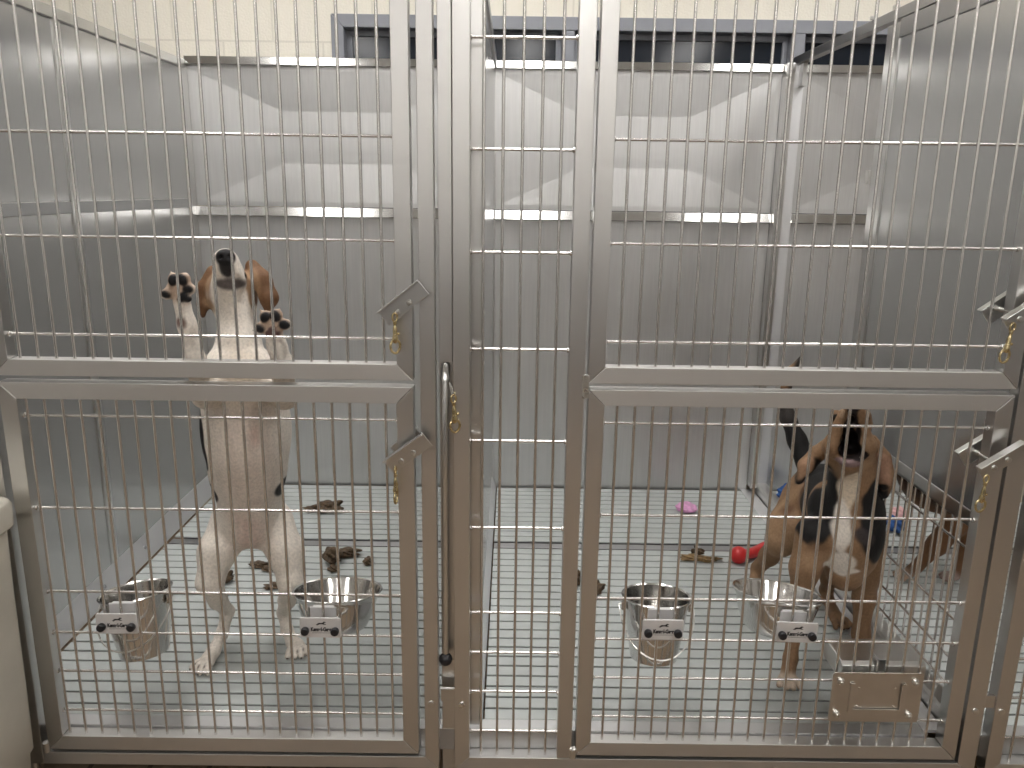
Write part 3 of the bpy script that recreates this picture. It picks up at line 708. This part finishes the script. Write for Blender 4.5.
def paw_front(s, wrist, paw, d, side, r=.020, spread=1.0, toes_down=False):
    """fore or hind foot standing on the floor: four toes fanned along direction d"""
    w_, p = Vector(wrist), Vector(paw); d = Vector(d).normalized(); sd_ = Vector((d.y, -d.x, 0)).normalized()
    s.cone(w_, p+Vector((0, 0, .004)), r*.95, r*.98, .010)
    for k, f in ((-1.5, .80), (-.5, 1.0), (.5, 1.0), (1.5, .80)):
        b0 = p+sd_*k*r*.42*spread; e = p+sd_*k*r*.90*spread+d*r*2.0*f; e.z = ZT+.0105
        s.cone(b0, b0.lerp(e, .6)+Vector((0, 0, .006)), r*.46, r*.44, .003); s.cone(b0.lerp(e, .6)+Vector((0, 0, .005)), e, r*.44, r*.40, .002)
        s.patch((.10, .075, .06), 'c', p+sd_*(k+.5)*r*.62+d*r*.9+Vector((0, 0, .006)), p+sd_*(k+.5)*r*.95+d*r*2.1, .0022, .0026, soft=.002, wob=0) if k < 1.4 else None  # crease shade painted as dark lines between neighbouring toes
        s.patch((.05, .04, .035), 'e', (e+d*r*.42-Vector((0, 0, .003))), (.0045, .0045, .005), soft=.002, wob=0)
# ---- white hound rearing up at the left gate
FT = 'dogs in the kennels'
dog = thing('hound', 'white hound with brown ears and black flank patches, standing upright on its hind legs', 'dog', (-.68, .30, ZT), FT)
s = Sculpt(.0042)
s.ell(A(247, 428, .235), (.104, .120, .160), .03)                       # ribcage
s.cone(A(243, 392, .215), A(248, 470, .255), .086, .088, .03)
s.cone(A(248, 470, .262), A(250, 512, .300), .086, .078, .03)           # waist and belly
s.ell(A(251, 520, .325), (.085, .088, .070), .03)                       # pelvis
s.cone(A(241, 372, .20), A(239, 345, .215), .068, .052, .03)            # breast
s.ell(A(222, 372, .185), (.040, .050, .055), .025); s.ell(A(263, 374, .185), (.040, .050, .055), .025)
s.cone(A(239, 350, .235), A(236, 305, .270), .050, .044, .02)           # neck
s.cone(A(237, 335, .205), A(235, 302, .225), .032, .031, .02)           # throat
# head thrown back: skull, muzzle, lower jaw
s.ell(A(231, 292, .275), (.058, .064, .060), .025)
s.cone(A(231, 284, .235), A(226, 263, .165), .042, .029, .02)
s.cone(A(225.5, 261, .165), A(225.2, 258, .155), .025, .021, .01)
s.cone(A(232, 300, .235), A(228, 284, .170), .031, .017, .016)
s.cone(A(219, 285, .195), A(220, 272, .160), .015, .012, .012); s.cone(A(240, 284, .195), A(235, 271, .160), .015, .012, .012)   # flews
s.ell(A(225.3, 257, .148), (.0165, .014, .0140), .006)                # nose
for x in (221.6, 229.2): s.cut(A(x, 257.5, .131), A(x, 256, .150), .0035, .003, .003)
for x in (216.5, 243): s.ell(A(x, 276, .215), (.0095, .0095, .0095), .004)   # eyes
# ears
s.chain([A(213, 272, .275), A(205, 288, .265), A(203, 304, .255), A(203, 316, .255)], [.016, .017, .014, .006], .010)
s.chain([A(252, 266, .275), A(262, 280, .258), A(269, 298, .245), (A(268, 311, .245))], [.016, .022, .021, .009], .012)
# forelegs: raised, pads turned to the bars
s.chain([A(218, 378, .185), A(206, 395, .120), A(195, 362, .070), A(187, 325, .050), A(182, 303, .045)], [.046, .028, .0215, .0165, .018], .02)
s.chain([A(268, 380, .185), A(284, 396, .120), A(283, 366, .075), A(277, 346, .055), A(274, 334, .050)], [.046, .028, .023, .0175, .018], .02)
FURP = (.50, .37, .28)
def pads(cx, cy, Y, toes, main, mcol, sc=1.0):
    s.ell(A(cx, cy, Y+.006), (.025*sc, .014, .022*sc), .010)
    s.patch(FURP, 'e', A(cx, cy-2, Y-.004), (.038, .020, .036), soft=.010)
    for (x, y, r_) in toes:
        c0 = A(x, y, Y); out = (A(x, y, Y)-A(cx, cy, Y)).normalized()
        s.cone(A(cx+(x-cx)*.45, cy+(y-cy)*.45, Y+.004), c0, .0115*sc, r_, .004)
        s.cone(c0+out*r_*.6, c0+out*(r_+.010)+Vector((0, -.004, 0)), .0042, .0012, .002)
        s.patch((.45, .38, .30), 'e', c0+out*(r_+.008), (.006, .007, .006), soft=.002, wob=0)
        Rm = Matrix.Rotation(-math.atan2(out.x, out.z), 3, 'Y').transposed()
        s.ell(c0-out*.001+Vector((0, -r_*.70, 0)), (r_*.66, .006, r_*.86), .003, R=Matrix(Rm.transposed()))
        s.patch(BLACK, 'e', c0-out*.001+Vector((0, -r_*.75, 0)), (r_*.76, .010, r_*.98), Matrix(Rm.transposed()), soft=.0025, wob=.003)
    for dx, dz, rr in ((-.007, -.003, .0085), (.007, -.003, .0085), (0, .004, .0095)):
        m_ = A(main[0], main[1], Y-.010)+Vector((dx, 0, dz)); s.ell(m_, (rr, .008, rr*.85), .005)
        s.patch(mcol, 'e', m_, (rr*1.12, .013, rr*.98), soft=.002, wob=.003)
pads(178, 289, .042, [(167, 294, .0125), (174.5, 279.5, .0140), (184, 279, .0140), (190, 289, .0125)], (185, 297.5), BLACK)
pads(272, 324, .045, [(260.5, 328, .0125), (266, 316.5, .0135), (276.5, 315, .0135), (286, 324.5, .0125)], (272.5, 332), (.10, .055, .05))
s.patch((.20, .13, .11), 'e', A(181, 322, .030), (.010, .012, .010))
# hind legs
s.chain([A(232, 524, .325), A(217, 552, .265), A(210, 582, .235)], [.058, .044, .034], .025)
s.chain([A(210, 582, .240), A(218, 600, .305), A(227.5, 611, .375)], [.033, .023, .0180], .015)
s.chain([A(227.5, 611, .375), A(222, 634, .335), A(213, 652, .300)], [.0180, .0155, .0165], .012)
s.chain([A(272, 524, .335), A(286, 552, .285), A(291, 582, .255)], [.058, .043, .033], .025)
s.chain([A(291, 582, .262), A(287, 600, .330), A(283.5, 612, .400)], [.032, .022, .0175], .015)
s.chain([A(283.5, 612, .400), A(287, 630, .375), A(293, 643, .352)], [.0175, .0155, .0160], .012)
p = onz(208, 661, ZT+.02); paw_front(s, A(213, 652, .300), p, (-.45, -1, 0), 1, .020)
p = onz(297, 646, ZT+.02); paw_front(s, A(293, 643, .352), p, (.30, -1, 0), 1, .020)
# tail behind
s.chain([A(251, 520, .41), A(250, 498, .50), A(249, 468, .545), A(248, 440, .555), A(247, 420, .545)], [.024, .020, .016, .012, .006], .02)
# coat
s.patch(CREAM, 'c', A(240, 400, .10), A(240, 345, .12), .045, .04, soft=.04, wob=.01)
s.patch((.74, .64, .56), 'c', A(246, 430, .12), A(250, 545, .20), .055, .065, soft=.035, wob=.01)
s.patch(PINK, 'c', A(247, 535, .20), A(250, 552, .24), .035, .025, soft=.03, wob=.01)
s.patch(PINK, 'e', A(252, 438, .11), (.010, .04, .028), soft=.016, wob=.006)
s.patch(BLACK, 'e', A(201, 438, .205), (.036, .10, .085), soft=.003, wob=.006)     # black saddle patches
s.patch(BLACK, 'e', A(208, 490, .235), (.040, .10, .036), soft=.003, wob=.004)
s.patch(BLACK, 'e', A(292, 496, .25), (.036, .10, .055), soft=.003, wob=.004)
s.patch(BLACK, 'c', A(245, 400, .40), A(250, 505, .44), .085, .08, soft=.004)
HD = A(231, 290, .285)
s.patch(BROWN, 'e', HD+Vector((0, .02, .01)), (.090, .085, .080), soft=.006)
s.patch(TAN, 'c', A(212, 285, .255), A(214, 268, .245), .024, .022, soft=.008)
s.patch(TAN, 'c', A(250, 285, .240), A(245, 266, .225), .026, .020, soft=.008)
s.patch(BROWN, 'c', A(206, 274, .265), A(203, 318, .25), .032, .026, soft=.004)
s.patch(BROWN, 'c', A(257, 266, .265), A(268, 312, .240), .036, .036, soft=.004)
s.patch((.06, .03, .015), 'c', A(202, 300, .275), A(207, 322, .270), .018, .014, soft=.008)
s.patch(TAN, 'c', A(214, 300, .24), A(213, 274, .235), .022, .020, soft=.008)
s.patch(TAN, 'c', A(252, 296, .24), A(248, 270, .235), .022, .020, soft=.008)
s.patch(WHITE, 'c', A(236, 330, .18), A(231, 290, .19), .040, .034, soft=.005, wob=.004)
s.patch(WHITE, 'c', A(230, 284, .19), A(226, 262, .15), .036, .030, soft=.005, wob=.004)
s.patch(WHITE, 'c', A(217.5, 268, .165), A(219, 284, .18), .013, .012, soft=.005, wob=.002)
s.patch(WHITE, 'c', A(234.5, 262, .165), A(240, 278, .185), .014, .013, soft=.005, wob=.002)
s.patch((.12, .10, .095), 'e', A(230, 283.5, .175), (.034, .06, .0135), soft=.006, wob=.004)
s.patch((.025, .022, .022), 'c', A(225.3, 262, .142), A(227, 278, .142), .0165, .011, soft=.004, wob=.002)
s.patch((.012, .011, .012), 'e', A(225.3, 257, .142), (.022, .026, .020), soft=.003, wob=.001)
for x in (216.5, 243): s.patch((.01, .007, .005), 'e', A(x, 276, .208), (.010, .010, .010), soft=.002, wob=0)
s.build('body', WHITE, dog)

# ---- tricolour hound howling in the right kennel
dog = thing('hound', 'black, tan and white hound howling with its head thrown back, in the right kennel', 'dog', (.86, .40, ZT), FT)
s = Sculpt(.0042)
s.ell(A(848, 528, .360), (.083, .122, .120), .025)                        # chest
s.cone(A(848, 560, .330), A(845, 572, .325), .062, .050, .03)
s.cone(A(846, 510, .40), A(826, 500, .66), .098, .088, .03)              # trunk
s.ell(A(820, 492, .72), (.090, .10, .088), .03)                          # hips
s.chain([A(850, 508, .340), A(853, 476, .330), A(852, 452, .350)], [.070, .054, .050], .025)   # neck
# head: skull behind, muzzle straight up, lower jaw towards the viewer
s.ell(A(851, 442, .370), (.050, .056, .052), .016)
s.cone(A(852, 438, .345), A(853, 413, .300), .044, .026, .02)
s.cone(A(853, 412, .300), A(853, 404, .288), .024, .0175, .012)
s.ell(A(853, 401.5, .284), (.018, .015, .013), .006)
s.chain([A(834, 461, .315), A(832, 446, .272), A(842, 412, .275)], [.022, .021, .008], .016)
s.chain([A(866, 461, .315), A(867, 446, .272), A(861, 412, .275)], [.022, .021, .008], .016)
s.cone(A(852, 472, .320), A(850, 463, .250), .038, .024, .02)            # lower jaw
s.chain([A(838, 458, .262), A(844, 461.5, .240), A(850, 462.5, .234), A(857, 461.5, .240), A(863, 457, .262)], [.009, .009, .009, .009, .009], .008)
s.cut(A(843, 452, .205), A(845, 449, .300), .0165, .013, .004); s.cut(A(856.5, 452, .205), A(855, 449, .300), .0165, .013, .004); s.cut(A(849.5, 449, .205), A(850, 447, .310), .0250, .022, .004)           # open mouth
s.cut(A(850, 441, .205), A(851, 437, .305), .0225, .018, .004)
s.cut(A(851, 431, .205), A(851, 428, .30), .017, .013, .004); s.cut(A(851, 421, .205), A(851.5, 418, .290), .0115, .008, .004)
for x in (836, 865.5): s.ell(A(x, 418, .322), (.0095, .0095, .0095), .004); s.cone(A(x, 424, .335), A(x, 415, .335), .018, .014, .015)
# ears hanging
s.chain([A(832, 440, .385), A(817, 454, .365), A(806, 466, .350), A(800, 480, .345)], [.015, .021, .021, .008], .007)
s.chain([A(808, 462, .345), A(798, 482, .345)], [.014, .007], .01)
s.chain([A(872, 440, .385), A(882, 458, .360), A(886, 478, .345), A(884, 494, .340)], [.015, .022, .024, .013], .007)
# forelegs
s.chain([A(815, 535, .345), A(805, 568, .325), A(801, 594, .315), A(794, 632, .270), A(790.5, 658, .238)], [.052, .038, .027, .0185, .0175], .02)
s.chain([A(870, 540, .375), A(867, 572, .375), A(864, 598, .375), A(861, 634, .345), A(862, 655, .325)], [.046, .037, .028, .0215, .0195], .02)
p = onz(787.5, 676, ZT+.02); paw_front(s, A(790.5, 658, .238), p, (-.15, -1, 0), 1, .0195)
p = onz(862, 664, ZT+.02); paw_front(s, A(862, 655, .325), p, (.05, -1, 0), 1, .0195)
# hind legs
s.chain([A(806, 505, .70), A(789, 528, .640), A(781, 541, .625)], [.082, .060, .044], .03)
s.chain([A(781, 541, .630), A(769, 556, .690), A(758, 568, .765)], [.042, .028, .021], .02)
s.chain([A(758, 568, .765), A(754, 584, .730), A(752, 597, .690)], [.021, .018, .018], .012)
p = onz(751, 602, ZT+.02); paw_front(s, A(752, 597, .690), p, (-.2, -1, 0), 1, .0195)
s.chain([A(838, 515, .68), A(838, 548, .60), A(836, 560, .585)], [.075, .052, .040], .03)
s.chain([A(836, 560, .590), A(830, 578, .640), A(826, 590, .680)], [.038, .026, .0195], .02)
s.chain([A(826, 590, .680), A(829, 602, .640), A(832, 610, .590)], [.0195, .017, .0175], .012)
p = onz(836, 618, ZT+.02); paw_front(s, A(832, 610, .590), p, (.35, -1, 0), 1, .0200)
# tail
s.chain([A(806, 462, .80), A(797, 440, .84), A(788, 418, .87), A(784, 396, .885), A(791, 372, .88), A(802, 356, .87)], [.034, .028, .023, .019, .014, .006], .02)
# coat
s.patch((.012, .011, .011), 'c', A(842, 500, .50), A(826, 466, .80), .128, .088, soft=.006)         # black saddle
s.patch((.012, .011, .011), 'c', A(806, 466, .78), A(785, 396, .885), .05, .03, soft=.006)
s.patch((.05, .043, .040), 'c', A(788, 418, .87), A(802, 356, .87), .03, .02, soft=.01)
s.patch(TAN, 'c', A(789, 490, .64), A(779, 545, .60), .050, .05, soft=.010)
s.patch(BROWN, 'c', A(795, 475, .60), A(788, 505, .62), .040, .03, soft=.012)
s.patch((.011, .010, .010), 'e', A(816, 504, .31), (.056, .17, .118), soft=.006)        # black neck sides
s.patch((.011, .010, .010), 'e', A(873, 517, .30), (.055, .17, .118), soft=.006)
s.patch((.011, .010, .010), 'c', A(850, 470, .44), A(846, 510, .46), .08, .10, soft=.006)
s.patch(DTAN, 'e', A(822, 556, .25), (.05, .06, .020), soft=.010)
s.patch(TAN, 'c', A(812, 562, .27), A(880, 570, .30), .030, .034, soft=.010)
s.patch(TAN, 'e', A(852, 442, .32), (.066, .085, .078), soft=.008)                                  # face
s.patch(DTAN, 'c', A(838, 430, .30), A(836, 412, .30), .014, .012, soft=.010)
s.patch(DTAN, 'c', A(868, 430, .30), A(867, 412, .30), .014, .012, soft=.010)
s.patch(TAN, 'c', A(840, 478, .24), A(838, 515, .23), .016, .012, soft=.008)
s.patch((.74, .62, .48), 'e', A(850, 490, .27), (.019, .075, .062), soft=.005)            # white blaze and breast
s.patch(WHITE, 'e', A(844, 528, .26), (.016, .085, .075), soft=.005)
s.patch(WHITE, 'e', A(842, 562, .28), (.027, .085, .036), soft=.005)
s.patch(WHITE, 'e', A(843, 568, .28), (.042, .085, .013), soft=.005)
s.patch((.05, .04, .04), 'c', A(855, 530, .235), A(868, 538, .25), .014, .018, soft=.006)
s.patch((.50, .36, .24), 'c', A(842, 415, .268), A(844, 408, .275), .009, .008, soft=.005)
s.patch((.40, .24, .15), 'c', A(808, 462, .328), A(800, 478, .330), .020, .012, soft=.006)          # ear linings
s.patch((.42, .25, .17), 'c', A(882, 462, .335), A(884, 484, .320), .022, .022, soft=.006)
s.patch(BLACK, 'e', A(884, 489, .315), (.020, .025, .012), soft=.003)  # ear hollow: its shade painted on in black
s.patch((.24, .165, .165), 'e', A(850, 461.5, .238), (.035, .045, .0125), soft=.003, wob=.002)  # lip
MOUTH_SHADE = (.010, .006, .006)  # shade inside the carved mouth, painted in as near-black
s.patch(MOUTH_SHADE, 'c', A(849.5, 450, .25), A(850, 446, .32), .0275, .024, soft=.002, wob=.001)
s.patch(MOUTH_SHADE, 'e', A(849.5, 450.5, .29), (.040, .07, .018), soft=.002, wob=.001)
s.patch(MOUTH_SHADE, 'c', A(850, 441, .25), A(851, 437, .32), .0235, .021, soft=.002, wob=.001)
s.patch(MOUTH_SHADE, 'e', A(851, 432, .285), (.0185, .05, .036), soft=.002, wob=.001)
s.patch(MOUTH_SHADE, 'e', A(851.3, 421, .285), (.0115, .04, .032), soft=.002, wob=.001)
s.patch((.55, .50, .42), 'c', A(859.5, 462, .240), A(859.8, 458, .240), .0026, .0018, soft=.001, wob=0)  # tooth
s.patch((.014, .012, .012), 'c', A(853, 404, .278), A(852, 411, .272), .022, .014, soft=.004, wob=.002)
for x in (836, 865.5): s.patch((.01, .007, .005), 'e', A(x, 418, .314), (.0105, .0105, .0105), soft=.002, wob=0)
for q in ((788, 672, .215), (862, 662, .31), (836, 617, .545), (751, 600, .67)): s.patch((.58, .47, .37), 'e', A(*q)-Vector((0, .02, .012)), (.036, .045, .020), soft=.008)
s.patch((.60, .50, .40), 'c', A(812, 578, .60), A(818, 585, .60), .02, .02, soft=.006)
s.build('body', (.275, .165, .092), dog)

# ---- third hound beyond the right partition: legs and belly show under the sheet
dog = thing('hound', 'brown hound beyond the right partition, only its legs and dark belly showing through the bars', 'dog', (1.65, .85, ZT), FT)
s = Sculpt(.006)
V_ = Vector
s.ell((1.40, .775, -.83), (.165, .115, .160), .04)
s.cone((1.50, .80, -.78), (1.86, .88, -.76), .125, .095, .05)
s.ell((1.90, .89, -.77), (.10, .10, .10), .04)
s.chain([(1.38, .78, -.70), (1.345, .76, -.60), (1.33, .75, -.55)], [.085, .065, .06], .03)
s.ell((1.315, .75, -.535), (.07, .062, .058), .02); s.cone((1.28, .745, -.545), (1.185, .74, -.565), .040, .027, .02); s.ell((1.163, .74, -.555), (.014, .018, .013), .006)
s.cone((1.27, .745, -.57), (1.20, .74, -.585), .028, .017, .012)
for sg in (-1, 1):
    s.chain([(1.34, .75+sg*.05, -.50), (1.33, .75+sg*.075, -.56), (1.32, .75+sg*.080, -.63)], [.016, .022, .009], .012)
    s.ell((1.265, .745+sg*.035, -.515), (.010, .010, .010), .004)
s.chain([(1.48, .74, -.88), (1.445, .745, -.99), (1.395, .77, -1.10), (1.355, .80, -1.195)], [.062, .046, .029, .019], .025)
s.chain([(1.52, .86, -.88), (1.53, .84, -.99), (1.52, .82, -1.10), (1.50, .80, -1.20)], [.060, .044, .026, .018], .025)
paw_front(s, (1.355, .80, -1.195), (1.335, .81, ZT+.02), (-1, -.05, 0), 1, .020); paw_front(s, (1.50, .80, -1.20), (1.485, .80, ZT+.02), (-1, -.05, 0), 1, .020)
for sg, dx in ((-1, 0), (1, .06)):
    s.chain([(1.90+dx, .89+sg*.055, -.82), (1.85+dx, .89+sg*.075, -.95), (1.83+dx, .89+sg*.075, -1.0)], [.075, .052, .04], .03)
    s.chain([(1.83+dx, .89+sg*.075, -1.0), (1.90+dx, .89+sg*.07, -1.07), (1.95+dx, .89+sg*.07, -1.12)], [.04, .026, .02], .02)
    s.chain([(1.95+dx, .89+sg*.07, -1.12), (1.93+dx, .89+sg*.07, -1.18), (1.91+dx, .89+sg*.07, -1.215)], [.02, .017, .018], .012)
    paw_front(s, (1.91+dx, .89+sg*.07, -1.215), (1.89+dx, .89+sg*.07, ZT+.02), (-1, 0, 0), 1, .020)
s.chain([(1.99, .90, -.72), (2.05, .91, -.64), (2.07, .915, -.53), (2.05, .92, -.44)], [.026, .02, .015, .006], .02)
s.patch((.035, .026, .022), 'c', (1.40, .78, -.80), (1.90, .88, -.72), .175, .13, soft=.02)
s.patch((.40, .28, .20), 'e', (1.305, .81, ZT+.02), (.05, .05, .03), soft=.012); s.patch((.34, .25, .22), 'e', (1.455, .80, ZT+.02), (.045, .05, .03), soft=.012)
s.patch(BLACK, 'e', (1.158, .74, -.555), (.02, .02, .016), soft=.003)
for sg in (-1, 1): s.patch(BLACK, 'e', (1.262, .745+sg*.037, -.515), (.011, .011, .011), soft=.002, wob=0)
s.build('body', (.17, .085, .040), dog)
#DOGS1#

# ------------------------------------------------------------------ view
w = bpy.data.worlds.new('world'); scene.world = w; w.use_nodes = True
w.node_tree.nodes['Background'].inputs[0].default_value = (.5, .5, .5, 1); w.node_tree.nodes['Background'].inputs[1].default_value = .2
vs = scene.view_settings; vs.view_transform = 'Standard'; vs.look = 'None'; vs.gamma = 1; vs.use_curve_mapping = False; vs.exposure = .95
